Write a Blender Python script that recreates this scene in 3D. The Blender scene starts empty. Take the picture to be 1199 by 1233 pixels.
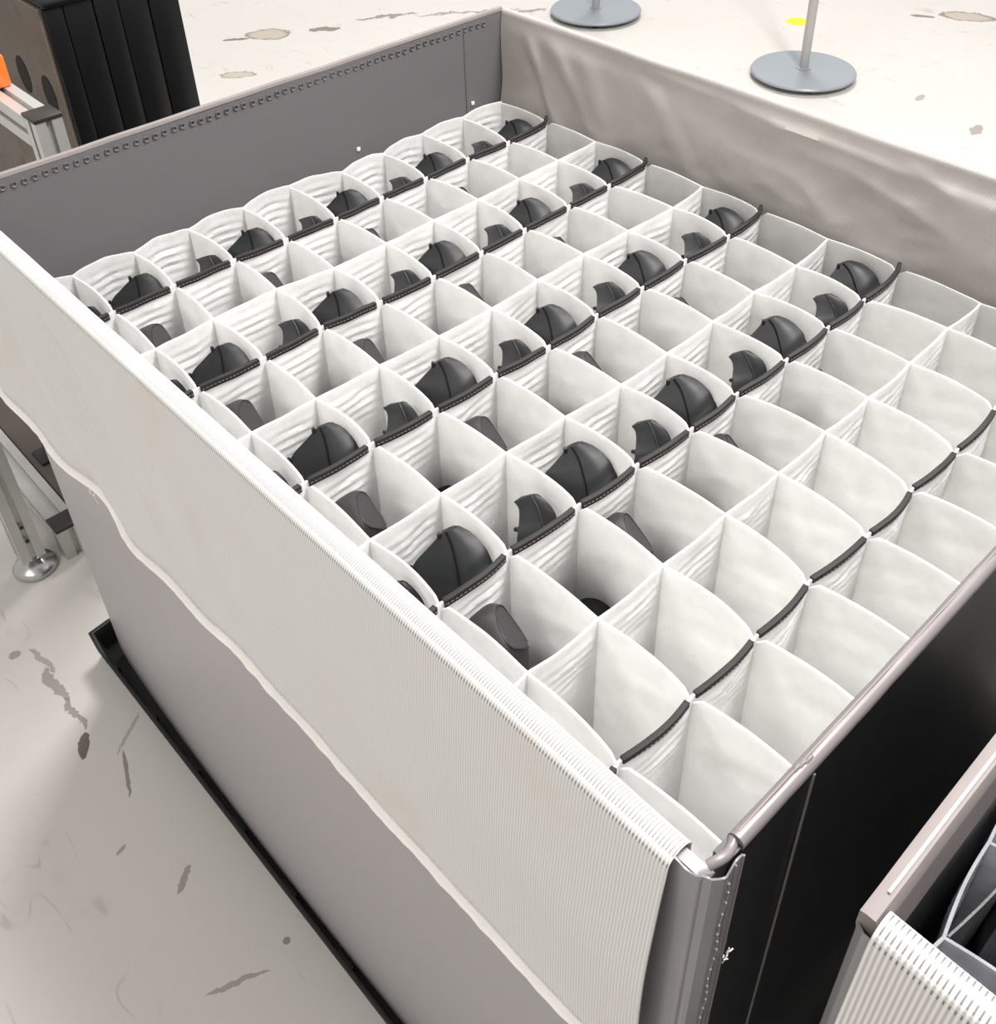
import bpy, bmesh, math, random
from mathutils import Vector, Matrix, noise
random.seed(7)
PI = math.pi
SC = bpy.context.scene
COL = SC.collection
G = 0.87                      # height of the divider tops above the floor

# ---------------------------------------------------------------- camera
cd = bpy.data.cameras.new('camera')
cam = bpy.data.objects.new('camera', cd); COL.objects.link(cam)
right = Vector((0.72706635, -0.68631723, -0.01852522))
down = Vector((-0.42605029, -0.42985916, -0.79605418))
fwd = Vector((0.53838246, 0.58667688, -0.60494178))
M = Matrix((right, -down, -fwd)).transposed().to_4x4()
M.translation = Vector((-0.33136981, -1.44918024, 0.85642474 + G))
cam.matrix_world = M
cd.sensor_fit = 'HORIZONTAL'; cd.sensor_width = 36.0
cd.lens = 1271.91 / 1199 * 36.0
cd.shift_x = (599.5 - 615.97) / 1199
cd.shift_y = (437.19 - 616.5) / 1199
cd.clip_start = 0.02; cd.clip_end = 100
SC.camera = cam

# ---------------------------------------------------------------- world, lights, exposure
w = bpy.data.worlds.new('world'); SC.world = w; w.use_nodes = True
bg = w.node_tree.nodes['Background']
bg.inputs[0].default_value = (1.0, 0.985, 0.97, 1); bg.inputs[1].default_value = 0.60

def area(name, loc, tgt, sx, sy, power, col=(1, 0.98, 0.96)):
    l = bpy.data.lights.new(name, 'AREA'); l.shape = 'RECTANGLE'; l.size = sx; l.size_y = sy
    l.energy = power; l.color = col
    o = bpy.data.objects.new(name, l); COL.objects.link(o); o.location = loc
    o.rotation_euler = (Vector(tgt) - Vector(loc)).to_track_quat('-Z', 'Y').to_euler()
    return o
area('hall_key_lamp', (7.0, 4.3, 11.5), (.5, -.6, .87), 3.2, 3.2, 1230)
area('front_aisle_lamp', (1.3, -1.6, 3.8), (.7, -1.0, .87), 1.2, .5, 205)
area('left_fill_light', (-3.0, -.9, 4.4), (-.2, -.5, 0), 2.4, .6, 70, (1, .95, .89))  # added warm fill to lift the shaded left floor, not a real lamp

SC.view_settings.view_transform = 'Standard'
SC.view_settings.look = 'None'
SC.view_settings.gamma = 1.0
SC.view_settings.use_curve_mapping = False
SC.view_settings.exposure = 0.0

# ---------------------------------------------------------------- node helpers
def srgb(r, g, b):
    f = lambda c: c / 12.92 if c <= 0.04045 else ((c + 0.055) / 1.055) ** 2.4
    return (f(r / 255), f(g / 255), f(b / 255), 1)

class NB:
    def __init__(s, name):
        s.m = bpy.data.materials.new(name); s.m.use_nodes = True
        s.t = s.m.node_tree; s.b = s.t.nodes['Principled BSDF']
        s.out = s.t.nodes['Material Output']
    def n(s, typ, **kw):
        x = s.t.nodes.new(typ)
        for k, v in kw.items(): setattr(x, k, v)
        return x
    def link(s, a, b): s.t.links.new(a, b)
    def set(s, sock, v):
        if isinstance(v, bpy.types.NodeSocket): s.link(v, sock)
        else: sock.default_value = v
    def coord(s): return s.n('ShaderNodeTexCoord').outputs['Object']
    def sep(s, v):
        x = s.n('ShaderNodeSeparateXYZ'); s.link(v, x.inputs[0]); return x.outputs
    def math(s, op, a, b=0.0, c=0.0, clamp=False):
        x = s.n('ShaderNodeMath', operation=op, use_clamp=clamp)
        s.set(x.inputs[0], a); s.set(x.inputs[1], b); s.set(x.inputs[2], c); return x.outputs[0]
    def noise(s, scale, detail=4, vec=None, rough=0.55):
        x = s.n('ShaderNodeTexNoise'); x.inputs['Scale'].default_value = scale
        x.inputs['Detail'].default_value = detail; x.inputs['Roughness'].default_value = rough
        s.link(vec if vec is not None else s.coord(), x.inputs['Vector']); return x
    def mix(s, f, a, b):
        x = s.n('ShaderNodeMix', data_type='RGBA')
        s.set(x.inputs[0], f); s.set(x.inputs[6], a); s.set(x.inputs[7], b); return x.outputs[2]
    def ramp(s, v, a, b, lo=0.0, hi=1.0):
        x = s.n('ShaderNodeMapRange', interpolation_type='SMOOTHSTEP')
        s.set(x.inputs[0], v); x.inputs[1].default_value = a; x.inputs[2].default_value = b
        x.inputs[3].default_value = lo; x.inputs[4].default_value = hi; return x.outputs[0]
    def bump(s, h, strength=0.3, dist=0.002):
        x = s.n('ShaderNodeBump'); x.inputs['Strength'].default_value = strength
        x.inputs['Distance'].default_value = dist; s.link(h, x.inputs['Height'])
        s.link(x.outputs[0], s.b.inputs['Normal']); return x

def plain(name, col, rough=0.5, metal=0.0, nscale=0, namp=0.08, bump=0, spec=0.5):
    k = NB(name); k.b.inputs['Roughness'].default_value = rough
    k.b.inputs['Metallic'].default_value = metal
    k.b.inputs['Specular IOR Level'].default_value = spec
    if nscale:
        nz = k.noise(nscale)
        c2 = tuple(min(1, c * (1 + namp * 3)) for c in col[:3]) + (1,)
        c1 = tuple(c * (1 - namp * 3) for c in col[:3]) + (1,)
        k.link(k.mix(nz.outputs[0], c1, c2), k.b.inputs['Base Color'])
        if bump: k.bump(nz.outputs[0], bump)
    else:
        k.b.inputs['Base Color'].default_value = col
    return k.m

# ---------------------------------------------------------------- materials
def mat_floor():
    k = NB('painted_concrete')
    P = k.coord(); x, y, z = k.sep(P)
    n1 = k.noise(1.3, 6, P); n2 = k.noise(9, 6, P, 0.65); n3 = k.noise(55, 3, P)
    base = k.mix(n1.outputs[0], srgb(196, 192, 186), srgb(208, 204, 199))
    grime = k.ramp(n2.outputs[0], 0.52, 0.80)
    base = k.mix(k.math('MULTIPLY', grime, 0.35), base, srgb(186, 178, 166))
    # fine scratches
    for ang, sc, th in ((0.5, 3.2, 0.006), (1.9, 2.1, 0.005), (2.6, 4.0, 0.006)):
        mp = k.n('ShaderNodeMapping'); mp.inputs['Rotation'].default_value = (0, 0, ang)
        mp.inputs['Scale'].default_value = (sc, sc * 0.25, 1); k.link(P, mp.inputs['Vector'])
        nz = k.noise(1.6, 2, mp.outputs[0])
        d = k.math('ABSOLUTE', k.math('SUBTRACT', nz.outputs[0], 0.5))
        line = k.math('SUBTRACT', 1.0, k.ramp(d, 0.0, th))
        gate = k.ramp(k.noise(2.7 * sc, 2, P).outputs[0], 0.55, 0.68)
        base = k.mix(k.math('MULTIPLY', k.math('MULTIPLY', line, gate), 0.35), base, srgb(140, 130, 118))
    # specks of dirt
    sp = k.ramp(n3.outputs[0], 0.73, 0.77)
    base = k.mix(k.math('MULTIPLY', sp, 0.5), base, srgb(120, 108, 94))
    # places where the paint has worn off, each with its own outline
    warp = k.noise(14, 5, P, 0.7)
    wv = k.n('ShaderNodeVectorMath', operation='SUBTRACT'); k.link(warp.outputs['Color'], wv.inputs[0]); wv.inputs[1].default_value = (.5, .5, .5)
    warp2 = k.noise(60, 3, P, 0.7)
    wv2 = k.n('ShaderNodeVectorMath', operation='SUBTRACT'); k.link(warp2.outputs['Color'], wv2.inputs[0]); wv2.inputs[1].default_value = (.5, .5, .5)
    def patch(base, cx, cy, rx, ry, ang, col, wamp=1.0, op=1.0, dark=None):
        a = k.n('ShaderNodeVectorMath', operation='MULTIPLY_ADD'); k.link(wv.outputs[0], a.inputs[0])
        s = wamp * max(rx, ry) * 1.1; a.inputs[1].default_value = (s, s, 0); k.link(P, a.inputs[2])
        a2 = k.n('ShaderNodeVectorMath', operation='MULTIPLY_ADD'); k.link(wv2.outputs[0], a2.inputs[0])
        s2 = wamp * min(rx, ry) * 0.9; a2.inputs[1].default_value = (s2, s2, 0); k.link(a.outputs[0], a2.inputs[2])
        mp = k.n('ShaderNodeMapping', vector_type='TEXTURE')
        mp.inputs['Location'].default_value = (cx, cy, 0); mp.inputs['Rotation'].default_value = (0, 0, ang)
        mp.inputs['Scale'].default_value = (rx, ry, 1); k.link(a2.outputs[0], mp.inputs['Vector'])
        X, Y, Z = k.sep(mp.outputs[0])
        r = k.math('ADD', k.math('MULTIPLY', X, X), k.math('MULTIPLY', Y, Y))
        m = k.math('SUBTRACT', 1.0, k.ramp(r, 0.85, 1.1))
        inner = col if dark is None else k.mix(k.ramp(r, 0.45, 0.95), col, dark)
        return k.mix(k.math('MULTIPLY', m, op), base, inner)
    tan = srgb(178, 168, 154); edge = srgb(120, 110, 100); gry = srgb(128, 120, 112)
    for a in ((2.13, 2.85, .105, .07, -0.75, tan, .7, 1, edge), (1.99, 2.90, .06, .015, -0.6, edge, .8),
              (1.77, 2.53, .075, .035, -0.75, tan, .9, .9, edge),
              (2.35, 2.72, .075, .03, -0.6, gry, 1.1), (2.66, 2.64, .16, .02, -0.45, gry, .8, .9),
              (2.98, 2.40, .26, .014, -0.62, gry, .6, .85), (3.15, 2.22, .12, .02, -0.5, gry, .9, .8),
              (4.536, .668, .13, .06, -1.1, tan, .5, 1, edge), (4.40, .82, .06, .015, -1.1, gry, .6),
              (3.43, .05, .05, .02, .2, gry, 1, .7), (3.55, .35, .035, .016, .2, gry, 1, .6),
              (-.132, .175, .0065, .05, .12, gry, 1.0, .6, edge), (-.136, .095, .008, .055, .05, gry, .9, .7, edge), (-.137, .01, .006, .05, .02, gry, 1.0, .75, edge),
              (-.165, .225, .012, .010, 0, gry, 1, .7),
              (-.157, -.068, .030, .011, 1.0, srgb(95, 85, 76), .8, .95),
              (-.126, -.175, .004, .05, -.35, edge, .4, .8), (-.15, -.42, .022, .006, .6, gry, 1, .7),
              (-.17, -.62, .05, .004, -.4, edge, .5, .6), (-.085, -.1, .05, .004, .7, gry, .6, .5),
              (-.08, -.62, .006, .006, 0, edge, .6, .8), (-.2, -.3, .012, .004, .3, edge, .6, .6)):
        base = patch(base, *a)
    k.link(base, k.b.inputs['Base Color'])
    k.link(k.ramp(n2.outputs[0], 0.3, 0.7, 0.38, 0.55), k.b.inputs['Roughness'])
    k.bump(n2.outputs[0], 0.06, 0.003)
    return k.m

def mat_divider(name, col, dark):
    """white non-woven cloth that lets light through"""
    k = NB(name)
    P = k.coord(); n1 = k.noise(38, 5, P, 0.6); n2 = k.noise(260, 2, P)
    c = k.mix(k.ramp(n1.outputs[0], .35, .75), col, dark)
    k.link(c, k.b.inputs['Base Color']); k.b.inputs['Roughness'].default_value = 0.8
    k.b.inputs['Specular IOR Level'].default_value = 0.2
    ad = k.math('ADD', n1.outputs[0], k.math('MULTIPLY', n2.outputs[0], .25))
    bp = k.bump(ad, 0.45, 0.003)
    tr = k.n('ShaderNodeBsdfTranslucent'); k.link(c, tr.inputs[0]); k.link(bp.outputs[0], tr.inputs[1])
    mx = k.n('ShaderNodeMixShader'); mx.inputs[0].default_value = 0.5
    k.link(k.b.outputs[0], mx.inputs[1]); k.link(tr.outputs[0], mx.inputs[2])
    k.link(mx.outputs[0], k.out.inputs[0])
    return k.m

def mat_ribbed(name, axis, period, light, dark, rough, meshrows=None, sheen=0.0, dirt=None):
    """woven ribbed cloth: thin bright cords with darker valleys; two rows of mesh holes near the top fold"""
    k = NB(name); P = k.coord(); xyz = k.sep(P)
    a = xyz[axis]; z = xyz[2]
    ph = k.math('MULTIPLY', a, 2 * PI / period)
    s = k.math('ADD', k.math('MULTIPLY', k.math('SINE', ph), 0.5), 0.5)
    fine = k.math('ADD', k.math('MULTIPLY', k.math('SINE', k.math('MULTIPLY', z, 2 * PI / 0.0026)), 0.5), 0.5)
    f = k.math('ADD', k.math('MULTIPLY', s, .85), k.math('MULTIPLY', fine, .15))
    c = k.mix(f, dark, light)
    n1 = k.noise(7, 5, P)
    if dirt: c = k.mix(k.math('MULTIPLY', k.ramp(n1.outputs[0], .5, .78), .55), c, dirt)
    if meshrows:
        z0, z1, n = meshrows
        t = k.math('DIVIDE', k.math('SUBTRACT', z, z0), z1 - z0)
        ins = k.math('MULTIPLY', k.math('GREATER_THAN', t, 0), k.math('LESS_THAN', t, 1))
        rw = k.math('ADD', k.math('MULTIPLY', k.math('COSINE', k.math('MULTIPLY', t, 2 * PI * n)), -.5), .5)
        hole = k.math('MULTIPLY', k.ramp(rw, .45, .75), k.ramp(s, .35, .1))
        c = k.mix(k.math('MULTIPLY', k.math('MULTIPLY', hole, ins), .75), c, srgb(70, 70, 70))
    k.link(c, k.b.inputs['Base Color'])
    k.b.inputs['Roughness'].default_value = rough
    k.b.inputs['Specular IOR Level'].default_value = 0.5 + sheen
    k.bump(f, 0.3, 0.0005)
    return k.m

FLOOR = mat_floor()
CLOTH = mat_divider('white_nonwoven_cloth', srgb(248, 248, 247), srgb(242, 241, 240))
CLOTH2 = mat_divider('shaded_nonwoven_cloth', srgb(205, 206, 210), srgb(188, 189, 194))  # same white cloth, its colour dimmed to stand for shade
FLAP = mat_ribbed('silver_ribbed_cloth', 1, 0.0030, srgb(218, 217, 214), srgb(187, 186, 184), 0.5,
                  (G + .140, G + .1610, 3), 0.0, srgb(202, 194, 184))
LINING = mat_ribbed('silver_lining_cloth', 1, 0.0032, srgb(188, 182, 177), srgb(158, 152, 148), 0.30,
                    None, 0.5, srgb(186, 176, 166))
GREYV = plain('grey_vinyl', srgb(100, 97, 99), 0.45, 0, 3.0, .02)
SIDEV = plain('light_grey_vinyl', srgb(160, 156, 157), 0.38, 0, 2.2, .02)
BLACKV = plain('black_vinyl', srgb(38, 38, 40), 0.33, 0, 4, .06, .02)
HEMV = plain('taupe_binding', srgb(122, 114, 112), 0.65, 0, 20, .05)
EDGEV = plain('grey_rolled_vinyl', srgb(112, 106, 106), 0.36, 0, 16, .05)
HEM = plain('white_hem_roll', srgb(240, 236, 231), 0.6, 0, 25, .04, .2)
BIND = plain('black_binding_tape', srgb(25, 23, 23), 0.7, 0, 90, .08, .2)
STITCH = plain('grey_thread', srgb(120, 114, 112), 0.7)
PART = plain('black_satin_plastic', srgb(24, 26, 28), 0.52, 0, 60, .05, .04, .4)
PARTD = plain('charcoal_grained_plastic', srgb(46, 45, 46), 0.5, 0, 90, .06, .08, .4)
FUZZ = plain('black_felt', srgb(18, 18, 18), 0.95, 0, 140, .1, .5, 0.1)
TRAYM = plain('black_tray_plastic', srgb(20, 20, 20), 0.5, 0, 30, .06, .05)
ALU = plain('anodised_aluminium', srgb(196, 195, 192), 0.38, .55, 14, .03)
ALUD = plain('aluminium_groove', srgb(112, 110, 106), 0.5, .5, 14, .03)
CAPM = plain('black_end_cap', srgb(42, 38, 36), 0.45)
STEEL = plain('zinc_plated_foot', srgb(190, 190, 188), 0.25, .9, 20, .03)
DISC = plain('grey_enamel', srgb(146, 152, 158), 0.38, .1, 5, .03)
POLE = plain('brushed_pole', srgb(178, 176, 174), 0.35, .5, 10, .03)
CRATEM = plain('glossy_black_plastic', srgb(11, 12, 13), 0.32, 0, 7, .1, .02, .35)
ORANGE = plain('orange_plastic', srgb(236, 112, 40), 0.4, 0, 30, .06)
YEL = plain('yellow_sticker', srgb(232, 226, 40), 0.5)
WHT = plain('white_thread', srgb(228, 226, 224), 0.6)

def mat_board():
    k = NB('weathered_brown_board'); P = k.coord()
    n1 = k.noise(3.2, 5, P); n2 = k.noise(18, 5, P, .7)
    c = k.mix(n1.outputs[0], srgb(78, 68, 60), srgb(126, 116, 106))
    c = k.mix(k.math('MULTIPLY', k.ramp(n2.outputs[0], .5, .75), .5), c, srgb(52, 44, 38))
    k.link(c, k.b.inputs['Base Color']); k.b.inputs['Roughness'].default_value = .6
    return k.m
BOARD = mat_board()
SHADE_BOARD = plain('dark_brown_floor_shade', srgb(84, 76, 70), .6, 0, 6, .12)  # dark brown that stands for the shadowed floor under the rack

def mat_foam():
    k = NB('dotted_charcoal_lining'); P = k.coord()
    v = k.n('ShaderNodeTexVoronoi'); v.inputs['Scale'].default_value = 190; v.inputs['Randomness'].default_value = .15
    k.link(P, v.inputs['Vector'])
    c = k.mix(k.ramp(v.outputs['Distance'], .15, .4), srgb(118, 118, 120), srgb(72, 71, 73))
    k.link(c, k.b.inputs['Base Color']); k.b.inputs['Roughness'].default_value = .5
    k.bump(v.outputs['Distance'], .4, .001)
    return k.m
FOAM = mat_foam()

# ---------------------------------------------------------------- object helpers
def tag(o, label=None, cat=None, group=None, kind=None):
    if label: o['label'] = label
    if cat: o['category'] = cat
    if group: o['group'] = group
    if kind: o['kind'] = kind
    return o
def empty(name, loc, label, cat, group=None):
    o = bpy.data.objects.new(name, None); COL.objects.link(o); o.location = loc
    o.empty_display_size = .05
    return tag(o, label, cat, group)
def origin(o):
    v = Vector((0, 0, 0))
    while o is not None: v += o.location; o = o.parent
    return v
class MB:
    """collects geometry in world coordinates for one mesh object"""
    def __init__(s): s.v = []; s.f = []
    def add(s, v, f):
        n = len(s.v); s.v += [Vector(p) for p in v]; s.f += [tuple(i + n for i in q) for q in f]; return s
    def box(s, a, b):
        (x0, y0, z0), (x1, y1, z1) = a, b
        v = [(x0, y0, z0), (x1, y0, z0), (x1, y1, z0), (x0, y1, z0), (x0, y0, z1), (x1, y0, z1), (x1, y1, z1), (x0, y1, z1)]
        return s.add(v, [(0, 3, 2, 1), (4, 5, 6, 7), (0, 1, 5, 4), (1, 2, 6, 5), (2, 3, 7, 6), (3, 0, 4, 7)])
    def solid(s, fa, fb, nu, nv):
        """closed sheet between two surfaces fa(u,v), fb(u,v)"""
        v = []; f = []
        for fn in (fa, fb):
            for i in range(nu + 1):
                for j in range(nv + 1): v.append(fn(i / nu, j / nv))
        n = (nu + 1) * (nv + 1); I = lambda i, j, k: k * n + i * (nv + 1) + j
        for i in range(nu):
            for j in range(nv):
                f.append((I(i, j, 0), I(i + 1, j, 0), I(i + 1, j + 1, 0), I(i, j + 1, 0)))
                f.append((I(i, j, 1), I(i, j + 1, 1), I(i + 1, j + 1, 1), I(i + 1, j, 1)))
        for i in range(nu):
            f.append((I(i, 0, 0), I(i, 0, 1), I(i + 1, 0, 1), I(i + 1, 0, 0)))
            f.append((I(i, nv, 0), I(i + 1, nv, 0), I(i + 1, nv, 1), I(i, nv, 1)))
        for j in range(nv):
            f.append((I(0, j, 0), I(0, j + 1, 0), I(0, j + 1, 1), I(0, j, 1)))
            f.append((I(nu, j, 0), I(nu, j, 1), I(nu, j + 1, 1), I(nu, j + 1, 0)))
        return s.add(v, f)
    def tube(s, pts, r, n=8, cap=True):
        pts = [Vector(p) for p in pts]; v = []; f = []
        up = Vector((0, 0, 1))
        for i, p in enumerate(pts):
            d = (pts[min(i + 1, len(pts) - 1)] - pts[max(i - 1, 0)]).normalized()
            a = d.cross(up)
            if a.length < .05: a = d.cross(Vector((1, 0, 0)))
            a.normalize(); b = a.cross(d)
            rr = r[i] if isinstance(r, (list, tuple)) else r
            for k in range(n):
                t = 2 * PI * k / n; v.append(p + a * math.cos(t) * rr + b * math.sin(t) * rr)
        for i in range(len(pts) - 1):
            for k in range(n):
                f.append((i * n + k, i * n + (k + 1) % n, (i + 1) * n + (k + 1) % n, (i + 1) * n + k))
        if cap:
            f.append(tuple(range(n - 1, -1, -1))); f.append(tuple(range((len(pts) - 1) * n, len(pts) * n)))
        return s.add(v, f)
    def lathe(s, c, prof, n=40):
        v = []; f = []
        for r, z in prof:
            for k in range(n):
                t = 2 * PI * k / n; v.append((c[0] + r * math.cos(t), c[1] + r * math.sin(t), c[2] + z))
        m = len(prof)
        for i in range(m - 1):
            for k in range(n): f.append((i * n + k, i * n + (k + 1) % n, (i + 1) * n + (k + 1) % n, (i + 1) * n + k))
        f.append(tuple(range(n - 1, -1, -1))); f.append(tuple(range((m - 1) * n, m * n)))
        return s.add(v, f)
    def build(s, name, mat, parent=None, smooth=True, bevel=0, angle=40, loc=None):
        off = origin(parent) if parent is not None else Vector(loc or (0, 0, 0))
        me = bpy.data.meshes.new(name)
        me.from_pydata([tuple(p - off) for p in s.v], [], s.f)
        bm = bmesh.new(); bm.from_mesh(me)
        bmesh.ops.recalc_face_normals(bm, faces=bm.faces)
        if bevel:
            ed = [e for e in bm.edges if len(e.link_faces) == 2 and e.calc_face_angle(0) > .6]
            bmesh.ops.bevel(bm, geom=ed, offset=bevel, segments=2, affect='EDGES', profile=.5)
        bm.to_mesh(me); bm.free()
        if smooth:
            me.shade_smooth(); me.set_sharp_from_angle(angle=math.radians(angle))
        me.materials.append(mat)
        o = bpy.data.objects.new(name, me); COL.objects.link(o)
        if parent is not None: o.parent = parent
        else: o.location = off
        return o

def nz(x, y, z=0.0): return noise.noise(Vector((x, y, z)))
def sstep(a, b, x):
    t = max(0, min(1, (x - a) / (b - a))); return t * t * (3 - 2 * t)

# ---------------------------------------------------------------- floor
fl = MB().box((-14, -12, -.1), (22, 22, 0)).build('floor', FLOOR, smooth=False)
tag(fl, 'pale painted concrete hall floor with worn patches and scratches', 'floor', kind='structure')

# ---------------------------------------------------------------- the big container
X0, X1, Y0, Y1, ZT, ZB = 0.001, 1.0388, 0.0565, -1.268, G + .169, .035
box = empty('storage_container', (0.5, -0.6, 0.02), 'large grey soft-walled container with silver cloth flap, standing in black tray', 'container')

def bulge(y, z):
    t = (y - Y1) / (Y0 - Y1); t = max(0, min(1, t))
    return .022 * math.sin(PI * t) ** .7 * (1 - sstep(.45, .95, z))
# outer side wall (grey) under the flap
MB().solid(lambda u, v: (-.010 - bulge(Y1 + .01 + (Y0 - .01 - Y1) * u, ZB + (ZT - .008 - ZB) * v), Y1 - .008 + (Y0 - Y1 + .008) * u, ZB + (ZT - .008 - ZB) * v),
           lambda u, v: (0.0, Y1 - .008 + (Y0 - Y1 + .008) * u, ZB + (ZT - .008 - ZB) * v), 30, 24).build('side_panel', SIDEV, box)
# far wall with plain grey inside
def farwall(yo):
    return lambda u, v: (X0 + (X1 - X0) * u, yo + .002 * nz(u * 4, v * 2), ZB + (ZT - ZB + .0015 * nz(u * 9, 3)) * v)
fw = MB().solid(farwall(Y0), farwall(Y0 - .0105), 30, 12).build('end_panel', GREYV, box)
MB().tube([(X0 + (X1 - X0) * i / 40, Y0 - .005 + .001 * nz(i * .3, 1), ZT + .0015 * nz(i / 40 * 9, 3)) for i in range(41)], .0062, 8).build('top_edge', HEMV, fw)
pr = MB()
for i in range(62):
    cx = .012 + i * .0160 + random.uniform(-.001, .001); cz = ZT - .0135 + .001 * math.sin(i)
    ring = [(cx + .0042 * math.cos(t), Y0 - .0118, cz + .0042 * math.sin(t)) for t in [2 * PI * k / 8 for k in range(9)]]
    pr.tube(ring, .0013, 5, False)
tag(pr.build('perforation_row', GREYV, fw), kind='stuff')
MB().tube([(.9366, Y0 - .0115, G + .155 - i * .02) for i in range(12)], .0012, 6).build('panel_seam', plain('seam_thread', srgb(96, 92, 92), .6), fw)
for i, (sx, sz) in enumerate(((.672, .004), (.952, .006), (.205, .03), (.41, .012))):
    if i < 2: MB().box((sx - .004, Y0 - .014, G + sz - .003), (sx + .003, Y0 - .0105, G + sz + .004)).build('tag', WHT, fw, bevel=.001)

# right wall + silver lining draped over it
rw = MB().box((X1 - .001, Y1 - .008, ZB), (X1 + .005, Y0, ZT - .005)).build('right_panel', SIDEV, box, smooth=False)
def lin(off):
    # v 0..1: from hem outside, over the top, down the inner face
    def f(u, v):
        y = Y0 - .012 + (Y1 + .006 - Y0 + .012) * u
        L = v * .62 - .14                       # <0 outside
        wob = .0025 * nz(y * 7, 2.2)
        if L < -.012: x = X1 + .0065 + off * .4; z = ZT + (L + .012)
        elif L < .012:
            t = (L + .012) / .024 * PI; x = X1 + .002 + math.cos(t) * (.0045 + off * .4); z = ZT + math.sin(t) * (.004 + off * .5) + wob
        else:
            d = L - .012; z = ZT - d + wob
            k = sstep(.0, .045, d)
            rg = lambda a, b, c: 1 - 2.2 * abs(nz(a, b, c))
            big = .014 * nz(y * 3.4 + d * 6.0, d * 5.5 - y * 1.6, 1)
            cr = .0065 * rg(y * 5.0 + d * 10, d * 7 - y * 2.2, 4) * (.35 + .65 * sstep(-.35, -.95, y))
            cr += .0030 * rg(y * 13 - d * 9, d * 17 + y * 3, 8) * sstep(-.1, -.8, y)
            drp = 0
            for y0, sl, a, wd in ((-.02, -.55, .010, .020), (-.085, -.75, .007, .026), (-.17, -.45, .006, .030), (-.30, -.9, .006, .035)):
                drp += a * math.exp(-((y - y0 - sl * d) / wd) ** 2) * sstep(.015, .07, d)
            led = .0040 * math.exp(-((d - .012 - .024 * sstep(-.1, -1.0, y) - .009 * nz(y * 6, 9)) / .006) ** 2) * sstep(-.1, -.6, y) * (.6 + .8 * nz(y * 9, 3.3))
            x = X1 - .0030 - off - k * (.006 + max(-.005, big + cr)) - max(0, led) - drp
        return (x, y, z)
    return f
MB().solid(lin(0), lin(.0018), 240, 110).build('lining_cloth', LINING, box)

# front wall: black vinyl with taupe rolled edge, corner sleeve and seams
YF = Y1 - .011
def frw(out):
    def f(u, v):
        x = X0 + .006 + (X1 - X0 - .006) * u; z = ZB + (ZT - ZB) * v
        b = .010 * math.sin(PI * u) * math.sin(PI * min(1, v * 1.05)) * .6
        return (x, (YF - b + .002 * nz(x * 4, z * 6)) if out else Y1, z + (.0012 * nz(x * 12, 5)) * v)
    return f
fr = MB().solid(frw(1), frw(0), 40, 24).build('front_panel', BLACKV, box)
MB().tube([(X0 + .022 + (X1 - X0 - .022) * i / 60, YF + .0045, ZT - .0005 + .0012 * nz((X0 + .045 + (X1 - X0 - .045) * i / 60) * 12, 5)) for i in range(61)],
          [.0068 + .0006 * nz(i * .5, 3) for i in range(61)], 10).build('rolled_edge', EDGEV, fr)
MB().tube([(X0 + .026 + (X1 - X0 - .031) * i / 60, YF + .0062, ZT + .0060 + .0012 * nz(i * .2, 5)) for i in range(61)], .0010, 6).build('edge_cord', HEMV, fr)
MB().tube([(.109, YF - .0012 - .006 * math.sin(PI * .1) * math.sin(PI * i / 30) * .6, ZT - .01 - i / 30 * (ZT - ZB - .02)) for i in range(31)], .0011, 6).build('vertical_seam', STITCH, fr)
kn = MB()
for a in range(3):
    c = Vector((.094 + a * .006, YF + .006 - a * .002, ZT + .002))
    kn.tube([c + Vector((.005 * math.cos(t), .001 * a, .005 * math.sin(t))) for t in [k * PI / 5 for k in range(-1, 7)]], .0016, 6)
kn.build('edge_knot', HEMV, fr)
sc = MB()
for a in range(7):
    t = a * .9; c = Vector((.031 + .004 * math.cos(t * 2), YF - .0028, G + .001 + .007 * math.sin(t)))
    sc.tube([c, c + Vector((.004 * math.cos(a), -.0006, .006 * math.sin(a * 1.7)))], .0006, 5)
sc.build('scuff', WHT, fr)
# clear grey sleeve wrapped round the near corner
SLV = plain('grey_translucent_sleeve', srgb(122, 121, 123), .28, 0, 12, .06)
def slv(off):
    pts = [(-.0135, Y1 + .030), (-.0130, Y1 + .010), (-.0122, Y1 - .002), (-.008, Y1 - .011), (.002, YF - .0045), (.012, YF - .0035), (.022, YF - .003)]
    def f(u, v):
        k = u * (len(pts) - 1); i = min(int(k), len(pts) - 2); t = k - i
        x = pts[i][0] * (1 - t) + pts[i + 1][0] * t; y = pts[i][1] * (1 - t) + pts[i + 1][1] * t
        top = ZT - .004 + .0025 * math.sin(u * 15 + 1.2)
        z = ZB + .01 + (top - ZB - .01) * v
        c = Vector((.02, Y1 + .02, 0)); d = (Vector((x, y, 0)) - c).normalized()
        return (x + d.x * off - bulge(y, z) * (1 - u) * .3, y + d.y * off, z)
    return f
sl = MB().solid(slv(.0006), slv(-.0010), 30, 30).build('corner_sleeve', SLV, box)
for px, py, r in ((-.0115, Y1 - .005, .0010), (.012, YF - .0046, .0008), (.0212, YF - .0040, .0010)):
    MB().tube([(px + .0006 * nz(i, px * 90), py, ZT - .004 - i * .03) for i in range(29)], r, 6).build('sleeve_piping', HEMV if px < .005 or px > .02 else STITCH, sl)
st = MB()
for i in range(60):
    z = ZT - .02 - i * .014; st.tube([(.0065 + .0018 * math.sin(i * 1.1), YF - .0050, z), (.0065 + .0018 * math.sin(i * 1.1 + 1.1), YF - .0050, z - .010)], .0011, 5)
tag(st.build('sleeve_stitching', STITCH, sl), kind='stuff')
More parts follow.
